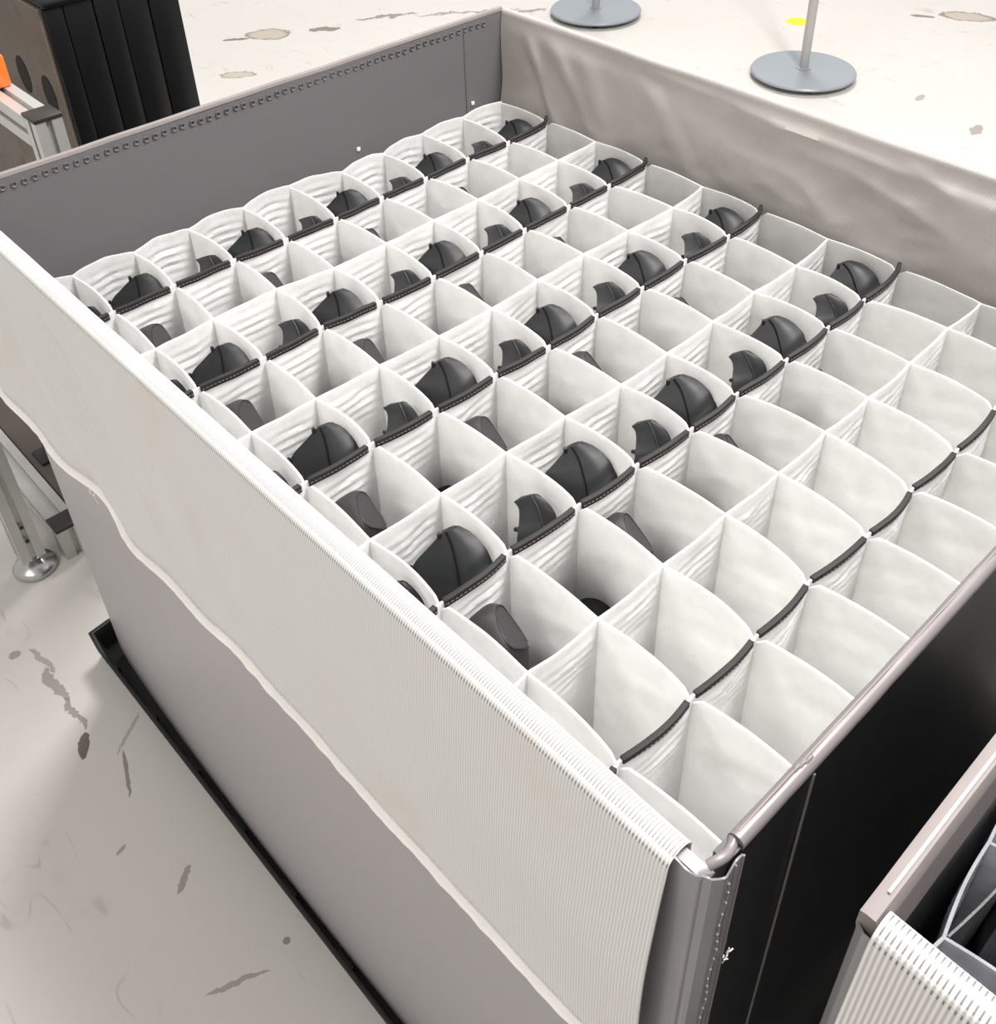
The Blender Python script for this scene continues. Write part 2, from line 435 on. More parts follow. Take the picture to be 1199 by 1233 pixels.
# inner edge roll at near corner, between flap and front wall
MB().tube([(-.004 + .028 * t, Y1 - .004 - .004 * math.sin(t * PI), ZT + .001 + .0012 * math.sin(t * 6)) for t in [i / 28 for i in range(29)]], .0040, 10).build('corner_roll', EDGEV, sl)

# silver flap folded over the side wall and hanging outside
def hemz(y): return G - .172 - .018 * math.sin((y + .2) * 3.1) - .007 * nz(y * 4.5, 1.3) - .004 * nz(y * 13, 5) + .048 * sstep(-.60, .05, y)
YA, YD = Y0 + .004, -1.253
def flapf(off):
    def f(u, v):
        L = hemz(0); y = YA + (YD - YA) * u
        if v < .10:                                   # inner leg
            t = v / .10; x = .0035 + off * .3; z = ZT - .020 * (1 - t) - .008
        elif v < .28:
            t = (v - .10) / .18 * PI; x = -.0085 + math.cos(t) * (.012 + off * .4); z = ZT - .008 + math.sin(t) * (.0095 + off * .4)
        else:
            d = (v - .28) / .72
            zb = hemz(y); z = ZT - .008 + (zb - (ZT - .008)) * d
            yy = y + (.045 * d) * sstep(-.30, YA, y)
            far = sstep(-.85, .02, y)
            fold = .015 * math.sin((y * 1.0 + d * .27) * 34 + 2 * nz(y * 2, d)) * far * sstep(.08, .4, d) * (1 - .6 * sstep(.6, 1, d))
            fold += .006 * math.sin((y + d * .5) * 19 + 1) * far * sstep(.05, .3, d) + .003 * nz(y * 6, d * 3, 2) * sstep(.05, .3, d)
            b = .014 * math.sin(PI * min(1, d * 1.0)) * .5 + .008 * d + .009 * far * d
            x = -.0205 - b - max(-.010, fold) - off - (bulge(y, z) - 0) * 1.0
            y = yy
        return (x, y, z + .0012 * nz(y * 15, 8))
    return f
flap = MB().solid(flapf(0), flapf(.002), 190, 46).build('side_flap', FLAP, box)
hp = []
F1 = flapf(.001)
for i in range(191):
    p = Vector(F1(i / 190, 1)); hp.append(p + Vector((-.003, 0, .0)))
MB().tube(hp, [.0062 + .0014 * nz(i * .35, 3) for i in range(191)], 8).build('flap_hem', HEM, flap)
fray = MB()
for (uu, n) in ((.0, 7), (.26, 3)):
    p = Vector(F1(uu, 1))
    for k in range(n):
        q = p + Vector((-.004, random.uniform(-.012, .012), 0))
        fray.tube([q, q + Vector((-.004, random.uniform(-.01, .01), -.012)), q + Vector((-.003, random.uniform(-.018, .018), -.026 * random.uniform(.5, 1)))], .0006, 4)
tag(fray.build('frayed_threads', HEM, flap), kind='stuff')
# board the cloth insert rests on
MB().box((X0 + .004, Y1 + .003, G - .285), (X1 - .030, Y0 - .014, G - .270)).build('inner_shelf', GREYV, box, smooth=False)
MB().box((X0, Y1, ZB - .010), (X1 - .008, Y0 - .012, ZB + .004)).build('bottom_panel', TRAYM, box, smooth=False)

# black tray under the container
def tray(x0, x1, y0, y1, label):
    t = empty('pallet_tray', ((x0 + x1) / 2, (y0 + y1) / 2, 0), label, 'tray')
    MB().box((x0 + .012, y1 + .012, 0.0), (x1 - .012, y0 - .012, .022)).build('tray_floor', TRAYM, t, bevel=.003)
    def rim(o):
        def f(u, v):
            k = u * 4; i = int(min(k, 3.999)); s = k - i
            d = o + (.014 * (1 - v))
            c = [(x0 + d, y1 + d), (x0 + d, y0 - d), (x1 - d, y0 - d), (x1 - d, y1 + d)]
            r = .018
            a, b = Vector(c[i] + (0,)), Vector(c[(i + 1) % 4] + (0,))
            p = a.lerp(b, s)
            # round the corners
            for cc in c:
                q = Vector(cc + (0,)); dd = (p - q).length
                if dd < r:
                    ctr = Vector(((x0 + x1) / 2, (y0 + y1) / 2, 0)); inn = Vector((1 if ctr.x > q.x else -1, 1 if ctr.y > q.y else -1, 0))
                    p = p + inn * (r - dd) * .30
            return (p.x, p.y, .001 + .069 * v)
        return f
    MB().solid(rim(0), rim(.008), 96, 4).build('tray_rim', TRAYM, t, bevel=.0015)
    return t
tr1 = tray(-.052, X1 + .05, .112, -1.315, 'long low black plastic tray under the large silver-flapped container')
rib = MB()
for i in range(9):
    y = .02 - i * .15
    MB().box((-.043, y - .018, .022), (-.0355, y + .018, .052)).build('rim_rib', TRAYM, tr1, bevel=.002)

# ---------------------------------------------------------------- cloth pocket insert
CW, CL = .1, .12388
JIT = [[(6, 2), (4, 3), (8, 3), (1, -2), (-2, -3), (-5, 0), (-6, 2), (-5, 6), (-7, 4)], [(4, -1), (-1, 6), (7, 9), (2, -5), (5, -3), (5, 0), (3, 1), (4, 6), (2, 7)], [(1, 4), (1, 0), (-1, 5), (-2, -3), (-3, -6), (-4, -4), (-8, -1), (-3, 2), (-2, 4)], [(3, 1), (-1, 0), (1, -2), (1, -7), (0, -8), (-1, -1), (1, 1), (3, 0), (12, -2)], [(1, 4), (-1, 4), (-3, -1), (0, -1), (-6, -6), (-4, 0), (-4, 1), (0, 5), (5, 3)], [(-1, 1), (1, 1), (3, 0), (2, -3), (0, -9), (-5, -7), (-2, -4), (-1, 0), (3, -1)], [(-2, 3), (-2, 6), (3, 2), (1, 0), (-2, -4), (-7, -1), (-1, -3), (2, 0), (-4, 2)], [(2, 2), (-1, -1), (1, 0), (9, 0), (7, -2), (8, 1), (3, 0), (6, 1), (14, 6)], [(-5, 1), (-4, -1), (-4, -1), (-6, 3), (-3, -4), (-6, 0), (-8, -3), (1, 3), (0, 0)]]
ABX = {1: 12, 2: 11, 3: 8, 4: 10, 5: 8, 6: 0, 7: -6, 8: -4, 9: 1}
ABY = {1: 11, 2: 4, 3: 10, 4: 8, 5: 18, 6: -3, 7: 2, 8: 14, 9: 16}
BCY = {1: 14, 2: 11, 3: 12, 4: 10, 5: 13, 6: 10, 7: 10, 8: 4}

def insert(ox, oy, oz, depth, jit, cloth, label, group_rows=True):
    root = empty('pocket_divider_insert', (ox + .5, oy - .62, oz - depth), label, 'divider')
    rnd = random.Random(11 if jit else 23)
    N = {}
    for i in range(11):
        for j in range(11):
            dx = dy = 0.0
            if jit:
                if 1 <= i <= 9 and 1 <= j <= 9: dx, dy = JIT[j - 1][i - 1]
                elif j == 0 and i in ABX: dx, dy = ABX[i] * .5, ABY[i]
                elif j == 0: dx, dy = 0, 10
                elif i == 10: dx, dy = 4, BCY.get(j, 0)
                if i == 0: dx = 9
                if i == 10 and j == 0: dx, dy = 2, 16
            else:
                dx, dy = rnd.uniform(-5, 5), rnd.uniform(-5, 5)
                if i == 0: dx = 9
                if j == 0: dy = -3 if i < 2 else 9
            N[i, j] = Vector((ox + CW * i + dx * .001, oy - CL * j + dy * .001, oz))
    TH = .0013
    def rowpt(i, j, t, s, side):
        """point on the row divider j between column i and i+1, t along, s down"""
        a, b = N[i, j], N[i + 1, j]; d = (b - a); n = Vector((-d.y, d.x, 0)).normalized()
        p = a.lerp(b, t); seed = i * 1.7 + j * 3.1
        edgeT = (j % 2 == 1)
        bow = (-.0060 if edgeT else -.0042) * (1 + .6 * nz(seed, 1.1))
        if j in (0,): bow = .004 + .004 * nz(seed, 4)
        if j == 10: bow = -.004
        w = math.sin(PI * t)
        top = oz + (.0035 if edgeT else .0025) * w + .0012 * nz(seed + t * 3, 7)
        if j == 0 and jit: top = oz + .003 + .005 * w * (1 + .8 * nz(seed, 2.2)) + (.003 * nz(t * 3 + seed, 3))
        z = top - depth * s
        dd = depth * s
        wr = (.0016 * (1 - sstep(.05, .10, dd)) * math.sin(dd * 430 + 4 * nz(seed, t * 1.4 + 3) + t * 3) + .0030 * nz(t * 3 + seed, dd * 22, 1)) * sstep(.006, .03, dd) * w ** .5
        off = bow * w * (1 - .8 * sstep(0, .11, dd)) + wr + .004 * math.sin(t * 2 * PI) * nz(seed, 9) * sstep(0, .1, dd)
        return Vector((p.x, p.y, z)) + n * (off + side * TH)
    def colpt(i, j, t, s, side):
        a, b = N[i, j], N[i, j + 1]; d = (b - a); n = Vector((d.y, -d.x, 0)).normalized()      # points to -x
        p = a.lerp(b, t); seed = i * 2.3 + j * 1.3 + 40
        toT = (j % 2 == 0)
        w = math.sin(PI * t)
        bow = -(.0048 if toT else .0030) * (1 + .8 * nz(seed, 2.7))
        if i == 10: bow *= .5
        dip = 0
        if toT: e = max(0, (t - .86) / .14); dip = .015 * (1 - math.sqrt(max(0, 1 - e * e)))
        else:   e = max(0, (.12 - t) / .12); dip = .011 * (1 - math.sqrt(max(0, 1 - e * e)))
        top = oz + .0022 * w - dip + .001 * nz(seed + t * 2, 5)
        z = top - (depth - dip) * s; dd = depth * s
        wr = (.0030 * nz(t * 2.5 + seed, dd * 16, 2) + .0010 * math.sin(dd * 150 + t * 8 + seed)) * sstep(.008, .04, dd) * w ** .5
        off = bow * w * (1 - .6 * sstep(0, .12, dd)) + wr
        return Vector((p.x, p.y, z)) + n * (off + side * TH)
    NS, ND = 11, 26
    DS = [0, .008] + [.016 * k + .008 for k in range(1, 20)] + [.36, .42, .50, .62, .78, 1.0]
    ND = len(DS) - 1
    def strip(fn, idx, cnt):
        def mk(side):
            def f(u, v):
                k = u * cnt; q = min(int(k + 1e-9), cnt - 1); t = min(1, max(0, k - q))
                return fn(q, t, DS[round(v * ND)], side)
            return f
        m = MB(); m.solid(mk(1), mk(-1), cnt * NS, ND); return m
    for j in range(11):
        strip(lambda q, t, s, sd: rowpt(q, j, t, s, sd), j, 10).build('cross_divider', cloth, root)
    for i in range(11):
        strip(lambda q, t, s, sd: colpt(i, q, t, s, sd), i, 10).build('long_divider', cloth, root)
    # black binding over the top of every second cross divider, one piece per pocket
    for j in range(1, 10, 2):
        for i in range(10):
            if not jit and (i > 4 or j > 3): continue
            t0, t1 = (.03, .90) if i else (.05, .90)
            if i == 9: t1 = .985
            def bnd(sd):
                def f(u, v):
                    t = t0 + (t1 - t0) * u
                    hgt = .0105 if j < 9 else .0065 + .003 * math.sin(PI * t)
                    p = rowpt(i, j, t, 0, 0)
                    q = rowpt(i, j, min(1, t + .02), 0, 0) - rowpt(i, j, max(0, t - .02), 0, 0); q.z = 0
                    n = Vector((-q.y, q.x, 0)).normalized()
                    lift = .0
                    if i == 9: lift = .012 * sstep(.93, 1, t)
                    return p + n * (sd * .0031) + Vector((0, 0, .0022 - hgt * v + lift))
                return f
            bo = MB().solid(bnd(1), bnd(-1), 12, 2).build('binding', BIND, root, bevel=.0007)
            if jit:
                m = MB()
                for k in range(16):
                    ta, tb = t0 + (t1 - t0) * (k + .15) / 16, t0 + (t1 - t0) * (k + .75) / 16
                    pa, pb = rowpt(i, j, ta, 0, 0), rowpt(i, j, tb, 0, 0)
                    m.tube([pa + Vector((.0005, -.0034, -.0035)), pb + Vector((.0005, -.0034, -.0035))], .00045, 4)
                tag(m.build('stitching', STITCH, bo), kind='stuff')
    MB().box((ox + .004, oy - 1.246, oz - depth - .004), (ox + 1.0, oy + .012, oz - depth + .002)).build('pocket_bottom', cloth, root, smooth=False)
    return root
INS = insert(0, 0, G, .262, True, CLOTH, 'white cloth pocket divider with black edge binding inside the large silver-flapped container')

# ---------------------------------------------------------------- the packed black parts
ZP = G - .260
def dome_bm(cx, cy, hx, hy, ztop, hd, lean=(0, 0), nr=12, na=32, sq=2.4):
    """upright rounded body: straight below, domed above; coordinates relative to the pocket's corner"""
    bm = bmesh.new(); rings = []
    zs = [(1.0, 0.0)]
    lev = [(1.0, ZP - G)] + [(1.0, ztop - hd - k * .02) for k in (4, 2)]
    for k in range(nr + 1):
        a = PI / 2 * k / nr; lev.append((math.cos(a) if k < nr else .0, ztop - hd + hd * math.sin(a)))
    for r, z in lev:
        ls = sstep(ZP - G, ztop, z)
        ox, oy = cx + lean[0] * ls, cy + lean[1] * ls
        if r < 1e-6: rings.append([bm.verts.new((ox, oy, z))]); continue
        ring = []
        for q in range(na):
            t = 2 * PI * q / na; c, s = math.cos(t), math.sin(t)
            k = (abs(c) ** sq + abs(s) ** sq) ** (-1 / sq)
            ring.append(bm.verts.new((ox + hx * r * c * k, oy + hy * r * s * k, z)))
        rings.append(ring)
    for a, b in zip(rings, rings[1:]):
        for q in range(na):
            if len(b) == 1: bm.faces.new((a[q], a[(q + 1) % na], b[0]))
            else: bm.faces.new((a[q], a[(q + 1) % na], b[(q + 1) % na], b[q]))
    bm.faces.new(list(reversed(rings[0])))
    return bm
def cut(bm, co, no):
    """slice off the side the normal points to; returns ridge loop points (ordered)"""
    r = bmesh.ops.bisect_plane(bm, geom=bm.verts[:] + bm.edges[:] + bm.faces[:], plane_co=co, plane_no=no, clear_outer=True)
    ed = [e for e in r['geom_cut'] if isinstance(e, bmesh.types.BMEdge)]
    nxt = {}
    for e in ed:
        a, b = e.verts; nxt.setdefault(a, []).append(b); nxt.setdefault(b, []).append(a)
    pts = []
    if ed:
        st = min(nxt, key=lambda v: (len(nxt[v]), v.co.z)); prev = None; cur = st
        while cur is not None and len(pts) < 400:
            pts.append(cur.co.copy()); nn = [x for x in nxt[cur] if x is not prev]
            prev, cur = cur, (nn[0] if nn else None)
            if cur is st: break
    if ed: bmesh.ops.contextual_create(bm, geom=ed)
    return pts
def bm_obj(name, bm, mat, parent, angle=32):
    me = bpy.data.meshes.new(name); bmesh.ops.recalc_face_normals(bm, faces=bm.faces); bm.to_mesh(me); bm.free()
    me.shade_smooth(); me.set_sharp_from_angle(angle=math.radians(angle)); me.materials.append(mat)
    o = bpy.data.objects.new(name, me); COL.objects.link(o); o.parent = parent; return o
def local(name, mb, mat, parent, **kw):
    """builds an MB whose coordinates are already local to the thing"""
    mb.v = [p + origin(parent) for p in mb.v]; return mb.build(name, mat, parent, **kw)
BASE = Vector((0, 0, ZP - G))
def shift(bm): 
    for v in bm.verts: v.co -= BASE

def catmull(P, n):
    out = []
    for i in range(len(P) - 1):
        a, b, c, d = P[max(0, i - 1)], P[i], P[i + 1], P[min(len(P) - 1, i + 2)]
        for k in range(n):
            t = k / n
            out.append(.5 * ((2 * b) + (c - a) * t + (2 * a - 5 * b + 4 * c - d) * t * t + (3 * b - a - 3 * c + d) * t ** 3))
    out.append(P[-1]); return out
def loft(name, C_, A_, B_, D_, bulge, r, mat=None):
    """body swept through left edge, ridge, right edge and back edge curves"""
    n = 5
    C_, A_, B_, D_ = [catmull([Vector(p) for p in q], n) for q in (C_, A_, B_, D_)]
    bm = bmesh.new(); rows = []
    for k in range(len(A_)):
        a, b, c, d = A_[k], B_[k], C_[k], D_[k]
        out = Vector((-.35, -.75, .55))
        pts = [c, (c * .5 + a * .5) + out * -.0008, a]
        for t in (.2, .4, .6, .8): pts.append(a.lerp(b, t) + out * bulge * math.sin(PI * t))
        pts += [b, b.lerp(d, .5) + Vector((.001, .001, 0)), d, d.lerp(c, .5) + Vector((0, .003, 0))]
        rows.append([bm.verts.new(p) for p in pts])
    m = len(rows[0])
    for x, y in zip(rows, rows[1:]):
        for q in range(m): bm.faces.new((x[q], x[(q + 1) % m], y[(q + 1) % m], y[q]))
    bm.faces.new(rows[0]); bm.faces.new(list(reversed(rows[-1])))
    ridge = [v.co.copy() - BASE for v in (row[2] for row in rows)]
    shift(bm); bm_obj(name, bm, mat or PART, r, 26)
    return ridge
ZB_ = ZP - G
def proto_dome():
    r = empty('domed_cover', (0, 0, 0), 'x', 'plastic part')
    rd = loft('shell',
        [(.066, -.040, -.015), (.050, -.036, -.027), (.032, -.033, -.041), (.023, -.034, -.068), (.020, -.036, -.12), (.020, -.036, ZB_)],
        [(.0735, -.043, -.011), (.0685, -.058, -.016), (.061, -.073, -.028), (.053, -.087, -.045), (.046, -.097, -.08), (.044, -.100, ZB_)],
        [(.0905, -.046, -.011), (.0935, -.062, -.011), (.0945, -.079, -.016), (.0940, -.094, -.028), (.093, -.106, -.065), (.092, -.110, ZB_)],
        [(.084, -.036, -.016), (.090, -.034, -.030), (.092, -.032, -.045), (.092, -.031, -.070), (.092, -.030, -.12), (.092, -.030, ZB_)], .0048, r)
    local('seam', MB().tube([p + Vector((-.0004, -.0006, .0004)) for p in rd[:21]], .0010, 6), FUZZ, r)
    c = Vector((.0665, -.040, -.013)) - BASE
    local('clip', MB().tube([c + Vector((0, 0, -.008)), c + Vector((-.001, 0, .0035))], [.0034, .0024], 8), PART, r)
    c = Vector((.030, -.033, -.040)) - BASE
    local('lug', MB().tube([c + Vector((.004, 0, -.010)), c + Vector((-.003, 0, -.001))], [.0036, .0026], 8), PART, r)
    return r
def proto_wedge():
    r = empty('wedge_cover', (0, 0, 0), 'x', 'plastic part')
    rd = loft('shell',
        [(.066, -.058, -.016), (.068, -.064, -.024), (.061, -.072, -.036), (.048, -.082, -.052), (.040, -.088, -.09), (.040, -.088, ZB_)],
        [(.086, -.066, -.013), (.0845, -.077, -.021), (.081, -.089, -.033), (.077, -.099, -.048), (.074, -.105, -.08), (.074, -.105, ZB_)],
        [(.0945, -.071, -.014), (.0945, -.085, -.016), (.0930, -.099, -.021), (.091, -.107, -.036), (.089, -.112, -.07), (.089, -.112, ZB_)],
        [(.092, -.060, -.019), (.094, -.058, -.032), (.094, -.056, -.045), (.094, -.055, -.07), (.094, -.055, -.12), (.094, -.055, ZB_)], .0018, r)
    local('seam', MB().tube([p + Vector((-.0004, -.0006, .0004)) for p in rd[:21]], .0008, 6), PARTD, r)
    c = Vector((.0575, -.0745, -.042)) - BASE
    local('clip', MB().tube([c + Vector((.004, 0, -.004)), c + Vector((-.004, .001, .001))], [.0036, .0026], 8), PART, r)
    return r
def proto_cap():
    r = empty('rounded_cover', (0, 0, 0), 'x', 'plastic part')
    bm = dome_bm(.036, -.039, .0235, .031, -.028, .016, (0, 0), 8, 28, 4.0)
    pts = cut(bm, Vector((.039, -.046, -.036)), Vector((.62, -.45, .64)))
    pts2 = cut(bm, Vector((.018, -.04, -.034)), Vector((-.55, 0, .83)))
    shift(bm); bm_obj('shell', bm, PARTD, r)
    up = [p - BASE for p in pts if p.z > -.11]
    if len(up) > 3: local('seam', MB().tube(up, .0011, 6), PART, r)
    return r
def proto_deep():
    r = empty('felt_plug', (0, 0, 0), 'x', 'plastic part')
    bm = dome_bm(.066, -.060, .027, .033, -.088, .03, (0, 0), 8, 24, 2.2)
    shift(bm); bm_obj('felt_body', bm, FUZZ, r)
    bm = dome_bm(.036, -.052, .018, .028, -.070, .02, (0, 0), 6, 20, 3.0)
    shift(bm); bm_obj('shell', bm, PARTD, r)
    return r
PROTO = {'dome': proto_dome(), 'wedge': proto_wedge(), 'cap': proto_cap(), 'deep': proto_deep()}
USED = set()
def put(kind, loc, rz, label, group):
    src = PROTO[kind]
    if kind not in USED: o = src; USED.add(kind)
    else:
        o = src.copy(); COL.objects.link(o)
        for ch in list(src.children):
            c = ch.copy(); COL.objects.link(c); c.parent = o
    o.location = loc; o.rotation_euler = (0, 0, rz)
    o['label'] = label; o['group'] = group; o['kind'] = 'thing'
    return o
ORD = ['first', 'second', 'third', 'fourth', 'fifth', 'sixth']
EDGE = {7: 'second', 5: 'third', 3: 'fourth', 1: 'farthest'}
rnd = random.Random(5)
def corner(i, j):
    dx = dy = 0
    return Vector((CW * i, -CL * j, ZP))
for j in (7, 5, 3, 1):                     # black-bound edge j: tall pieces behind it, low pieces before it
    e = EDGE[j]
    for i in range(10):
        # the tall row sits between edge j-1 and j
        dx, dy = JIT[j - 1][max(0, min(8, i))]; dx2, dy2 = JIT[j - 1][max(0, min(8, i - 1))]
        mv = Vector(((dx + dx2) * .0005 * (1 if 0 < i < 9 else 0), (dy + dy2) * .0005, 0))
        loc = corner(i, j - 1) + mv + Vector((rnd.uniform(-.002, .002), rnd.uniform(-.002, .002), 0))
        if i % 2 == 1:
            put('dome', loc, rnd.uniform(-.05, .05), f'black domed trim piece behind {e} black edge from front, {ORD[i // 2]} dome from the draped side', 'domed black trim pieces')
        else:
            put('wedge', loc, rnd.uniform(-.05, .05), f'black wedge trim piece behind {e} black edge from front, {ORD[i // 2]} wedge from the draped side', 'wedge-shaped black trim pieces')
        # the low row sits between edge j and j+1
        if j == 7 and i >= 8: continue
        loc = corner(i, j) + Vector((rnd.uniform(-.003, .003), rnd.uniform(-.003, .003), 0))
        if i == 0: continue
        if i % 2 == 1:
            put('cap', loc, rnd.uniform(-.05, .05), f'dark rounded trim piece before {e} black edge from front, {ORD[i // 2]} such from the draped side', 'rounded dark trim pieces')
        else:
            put('deep', loc, rnd.uniform(-.08, .08), f'deep-set black felt piece before {e} black edge from front, {ORD[i // 2 - 1]} such from the draped side', 'deep-set black felt pieces')

# ---------------------------------------------------------------- second container, lower right
QX, QY = .053, -1.358
b2 = empty('storage_container', (QX + .5, QY - .65, .02), 'grey container with ribbed cloth edge, at the lower right before the large one', 'container')
bw = MB().box((QX, QY - .011, ZB), (QX + 1.03, QY, ZT - .003)).build('end_panel', BLACKV, b2, smooth=False)
def edge2(s):
    def f(u, v):
        x = QX - .010 + 1.041 * u
        z = ZT + .0015 - (.016 if s else .085) * v
        y = (QY + .0022) if s else QY - .0135
        if v < .06: y += (.004 * (1 - v / .06)) * (-1 if s else 1)
        return (x, y + .001 * nz(x * 9, z * 9, s), z + .001 * nz(x * 11, 2))
    return f
MB().solid(edge2(1), edge2(0), 40, 12).build('rolled_edge', HEMV, bw)
MB().tube([(QX + .012 + 1.0 * i / 30, QY - .0057, ZT + .0028 + .001 * nz(i * .6, 2)) for i in range(31)], .0011, 6).build('edge_cord', HEM, bw)
MB().box((QX - .006, QY - 1.32, ZB), (QX + .004, QY - .004, ZT - .008)).build('side_panel', SIDEV, b2, smooth=False)
MB().box((QX + 1.02, QY - 1.32, ZB), (QX + 1.03, QY, ZT - .008)).build('right_panel', SIDEV, b2, smooth=False)
MB().box((QX, QY - 1.32, ZB), (QX + 1.03, QY - 1.31, ZT - .008)).build('front_panel', BLACKV, b2, smooth=False)
MB().box((QX + .004, QY - 1.31, .58), (QX + 1.02, QY - .012, .60)).build('inner_shelf', GREYV, b2, smooth=False)
MB().box((QX, QY - 1.32, ZB - .01), (QX + 1.03, QY, ZB + .004)).build('bottom_panel', TRAYM, b2, smooth=False)
def flap2(off):
    def f(u, v):
        y = QY - .012 - 1.30 * u
        if v < .10: x = QX + .0065 + off * .3; z = ZT - .028 * (1 - v / .10) - .008
        elif v < .28:
            t = (v - .10) / .18 * PI; x = QX - .0055 + math.cos(t) * (.012 + off * .4); z = ZT - .008 + math.sin(t) * (.0095 + off * .4)
        else:
            d = (v - .28) / .72; z = ZT - .008 - .40 * d
            x = QX - .0175 - .012 * d - off - .003 * nz(y * 5, d * 3)
        return (x, y, z + .001 * nz(y * 12, 4))
    return f
f2 = MB().solid(flap2(0), flap2(.002), 120, 40).build('side_flap', mat_ribbed('broad_ribbed_cloth', 1, .0039, srgb(226, 223, 219), srgb(165, 163, 161), .42, (G + .138, G + .161, 3), .2, srgb(200, 194, 186)), b2)
F2 = flap2(.001)
MB().tube([Vector(F2(i / 60, 1)) for i in range(61)], .005, 8).build('flap_hem', HEM, f2)
# smooth corner piece between the flap and the end wall
def crn(off):
    pts = [(QX - .0150, QY - .0135), (QX - .0146, QY - .006), (QX - .0115, QY - .0010), (QX - .004, QY + .0012)]
    def f(u, v):
        k = u * 3; i = min(int(k), 2); t = k - i
        x = pts[i][0] * (1 - t) + pts[i + 1][0] * t; y = pts[i][1] * (1 - t) + pts[i + 1][1] * t
        c = Vector((QX + .02, QY - .03, 0)); d = (Vector((x, y, 0)) - c).normalized()
        return (x + d.x * off, y + d.y * off, ZB + .01 + (ZT - .0125 - ZB - .01) * v)
    return f
MB().solid(crn(.0005), crn(-.0012), 24, 12).build('corner_sleeve', SLV, b2)
tray(QX - .035, QX + 1.06, QY + .030, QY - 1.36, 'black plastic tray under the lower right container')
INS2 = insert(QX - .008, QY - .031, G + .03, .287, False, CLOTH2, 'white cloth pocket divider with shade in its colour inside the lower right container')
ln = MB().solid(lambda u, v: (QX + .105 + .19 * u, QY - .034 - .010 * math.sin(PI * u), G + .015 - .24 * v),
                lambda u, v: (QX + .105 + .19 * u, QY - .036 - .010 * math.sin(PI * u), G + .015 - .24 * v), 10, 4).build('dotted_lining', FOAM, INS2)
put('dome', Vector((QX + .095, QY - .030, ZP + .02)), 0.2, 'black domed trim piece in the lower right container, by the dotted lining', 'domed black trim pieces').location.z = ZP

# ---------------------------------------------------------------- aluminium profile rack at the left
rack = empty('aluminium_profile_rack', (.11, .7, 0), 'bare aluminium profile rack with black end caps left of the large container', 'rack')
def profile(a, b, w, h, name, parent=None, mat=ALU):
    """slotted extrusion from a to b; w and h are the section's two sides, a groove on every face"""
    a, b = Vector(a), Vector(b); d = (b - a).normalized()
    if abs(d.z) > .9: ux, uy = Vector((1, 0, 0)), Vector((0, 1, 0))
    elif abs(d.y) > .9: ux, uy = Vector((1, 0, 0)), Vector((0, 0, 1))
    else: ux, uy = Vector((0, 1, 0)), Vector((0, 0, 1))
    g, dp = .0055, .009; hw, hh = w / 2, h / 2
    sec = [(-hw, -hh), (-g, -hh), (-g, -hh + dp), (g, -hh + dp), (g, -hh), (hw, -hh), (hw, -g), (hw - dp, -g), (hw - dp, g), (hw, g), (hw, hh),
           (g, hh), (g, hh - dp), (-g, hh - dp), (-g, hh), (-hw, hh), (-hw, g), (-hw + dp, g), (-hw + dp, -g), (-hw, -g)]
    m = MB(); v = [a + ux * p + uy * q for p, q in sec] + [b + ux * p + uy * q for p, q in sec]; n = len(sec)
    f = [(i, (i + 1) % n, n + (i + 1) % n, n + i) for i in range(n)] + [tuple(range(n - 1, -1, -1)), tuple(range(n, 2 * n))]
    m.add(v, f); return m.build(name, mat, parent or rack, smooth=False)
# tall leg with its round foot
p1 = profile((-.035, .42, .045), (-.035, .42, .96), .05, .05, 'post')
MB().lathe((-.035, .42, 0), [(.042, 0), (.046, .004), (.046, .010), (.040, .018), (.020, .026), (.012, .030), (.012, .046)], 32).build('foot', STEEL, p1)
for z in (.10, .14):
    MB().tube([(-.035, .3935, z), (-.035, .398, z)], .004, 10).build('bolt', CAPM, p1)
# second tall post with rail
p2 = profile((.262, .42, .045), (.262, .42, .952), .05, .05, 'post')
MB().box((.235, .393, .952), (.289, .447, .960)).build('end_cap', CAPM, p2, bevel=.002)
MB().lathe((.262, .42, 0), [(.042, 0), (.046, .004), (.046, .010), (.040, .018), (.020, .026), (.012, .030), (.012, .046)], 32).build('foot', STEEL, p2)
profile((.262, .446, .922), (.262, 1.62, .922), .05, .058, 'top_rail')
profile((-.035, .446, .922), (-.035, 1.62, .922), .05, .058, 'top_rail')
profile((.262, 1.645, 0), (.262, 1.645, .952), .05, .05, 'post')
profile((-.035, 1.645, 0), (-.035, 1.645, .952), .05, .05, 'post')
profile((-.01, 1.645, .90), (.237, 1.645, .90), .05, .05, 'back_rail')
# low beam with capped end
p3 = profile((.052, .415, 0.0), (.052, .415, .082), .058, .05, 'short_post')
MB().box((.021, .388, .082), (.083, .442, .090)).build('end_cap', CAPM, p3, bevel=.002)
profile((.052, .442, .055), (.052, 1.62, .055), .05, .05, 'low_beam')
profile((.083, .42, .045), (.236, .42, .045), .05, .05, 'low_rail')
profile((-.01, 1.645, .055), (.237, 1.645, .055), .05, .05, 'back_rail')
sh = MB().box((.081, .450, .060), (.760, 1.60, .072)).build('floor_shade_board', SHADE_BOARD, rack, bevel=.002)  # added dark board in place of shaded floor, also carries the crate
MB().box((.095, .63, .072), (.125, .69, .082)).build('black_latch', CAPM, sh, bevel=.003)
profile((.262, .447, .033), (.262, 1.62, .033), .05, .05, 'board_rail')
profile((.735, .45, .030), (.735, 1.60, .030), .05, .058, 'board_rail')

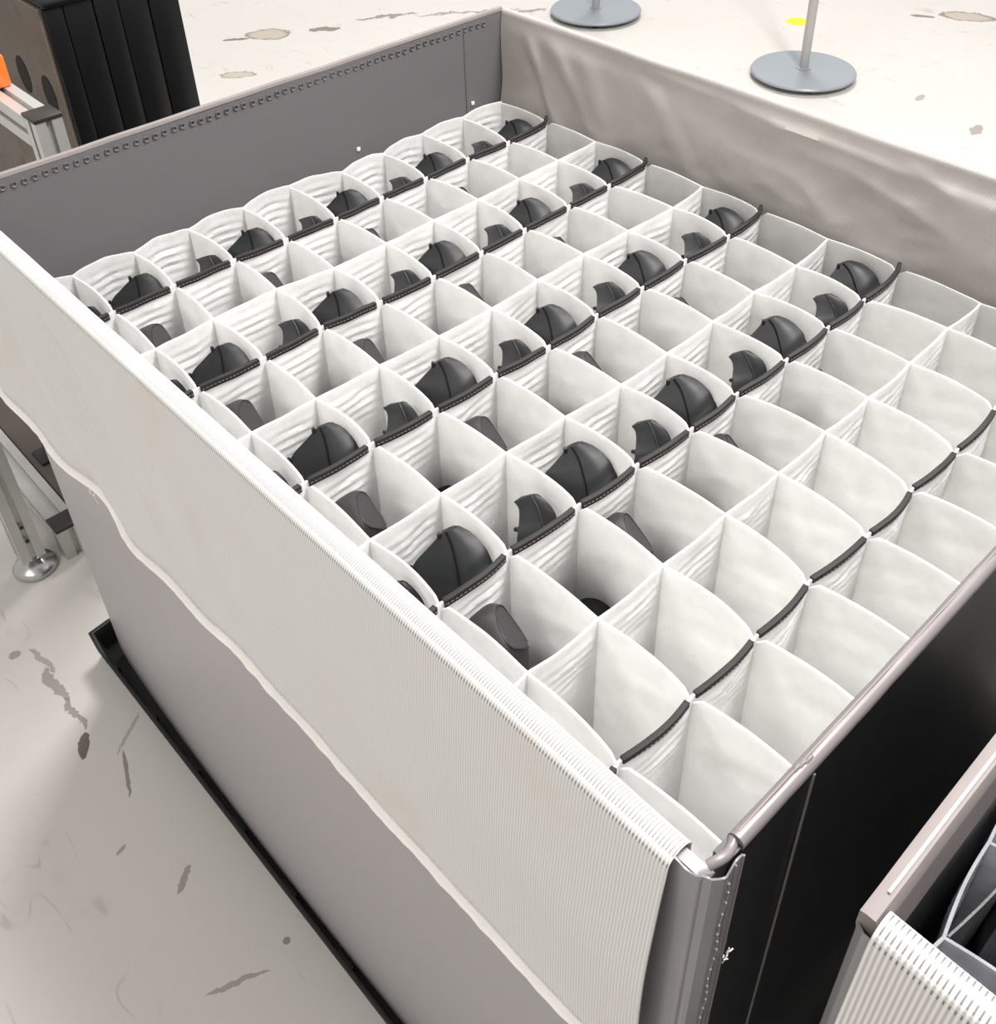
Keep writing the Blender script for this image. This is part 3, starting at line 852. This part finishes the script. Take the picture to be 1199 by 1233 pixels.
# tall black crate standing on the rack's added shade board
CX0, CX1, CY0, CY1, CZ0, CZ1 = .412, .698, .70, 1.45, .072, 1.056
cr = empty('black_crate', ((CX0 + CX1) / 2, (CY0 + CY1) / 2, CZ0), 'tall glossy black ribbed crate standing behind the grey end wall', 'crate')
MB().box((CX0 + .006, CY0 + .006, CZ0), (CX1 - .004, CY1, CZ1 - .012)).build('body', CRATEM, cr, bevel=.004)
for k, (a, b_) in enumerate(((.0, .038), (.040, .100), (.102, .152), (.154, .217), (.219, .286))):
    MB().box((CX0 + a, CY0 - (.0015 if k % 2 == 0 else .0), CZ0), (CX0 + b_, CY0 + .012, CZ1 - .018)).build('rib_panel', CRATEM, cr, bevel=.002)
MB().box((CX0 - .002, CY0 - .010, CZ1 - .016), (CX1 + .001, CY1 + .004, CZ1)).build('lid', CRATEM, cr, bevel=.006)
sb = MB().box((CX0 - .008, CY0 + .012, CZ0), (CX0 + .006, CY1, CZ1 - .018)).build('side_board', BOARD, cr, bevel=.002)
for (y, z, ry, rz_) in ((.775, .845, .030, .042), (.90, .855, .030, .042), (.79, .62, .03, .04), (.92, .62, .03, .04)):
    m = MB(); n = 20
    v = [(CX0 - .0095, y + ry * math.cos(t), z + rz_ * math.sin(t)) for t in [2 * PI * k / n for k in range(n)]]
    v += [(CX0 - .007, p[1], p[2]) for p in v]
    m.add(v, [tuple(range(n)), tuple(range(2 * n - 1, n - 1, -1))] + [(k, (k + 1) % n, n + (k + 1) % n, n + k) for k in range(n)])
    m.build('hand_hole', plain('hole_dark', srgb(34, 28, 24), .9), sb)
# orange piece on the rail
og = empty('orange_block', (.262, .62, .951), 'small orange plastic block lying on the aluminium rail', 'block')
MB().box((.240, .600, .951), (.284, .70, 1.012)).build('body', ORANGE, og, bevel=.006)
for z in (.966, .980, .994): MB().box((.2375, .61, z), (.2405, .69, z + .004)).build('slot', plain('dark_orange', srgb(150, 56, 20), .6), og)

# ---------------------------------------------------------------- pole stands and the yellow dot on the floor
for k, (x, y, lab) in enumerate(((3.41, .805, 'round grey disc stand with thin pole, the right and nearer of the two'),
                                 (3.365, 1.932, 'round grey disc stand with thin pole, the left and farther of the two'))):
    s = empty('pole_stand', (x, y, 0), lab, 'stand', 'grey disc-foot pole stands')
    MB().lathe((x, y, 0), [(.205, .018), (.212, .020), (.214, .026), (.210, .031), (.05, .036), (.03, .037), (.0, .037)], 64).build('base_disc', DISC, s)
    pl = MB().lathe((x, y, 0), [(.019, .036), (.019, 1.45), (.0, 1.452)], 24).build('pole', POLE, s)
    MB().lathe((x, y, 0), [(.030, .036), (.030, .040), (.020, .043), (.0, .043)], 24).build('collar', DISC, s)
    for a in (-2.4, -.8, .8, 2.4):
        MB().lathe((x + .165 * math.cos(a), y + .165 * math.sin(a), 0), [(.014, 0), (.016, .004), (.016, .019)], 14).build('foot', CAPM, s)
yd = MB().lathe((3.942, 1.195, 0), [(.052, .0002), (.052, .0012), (.0, .0013)], 32).build('floor_sticker', YEL, loc=(3.942, 1.195, 0))
tag(yd, 'round yellow sticker on the pale floor beside the right pole stand', 'sticker')
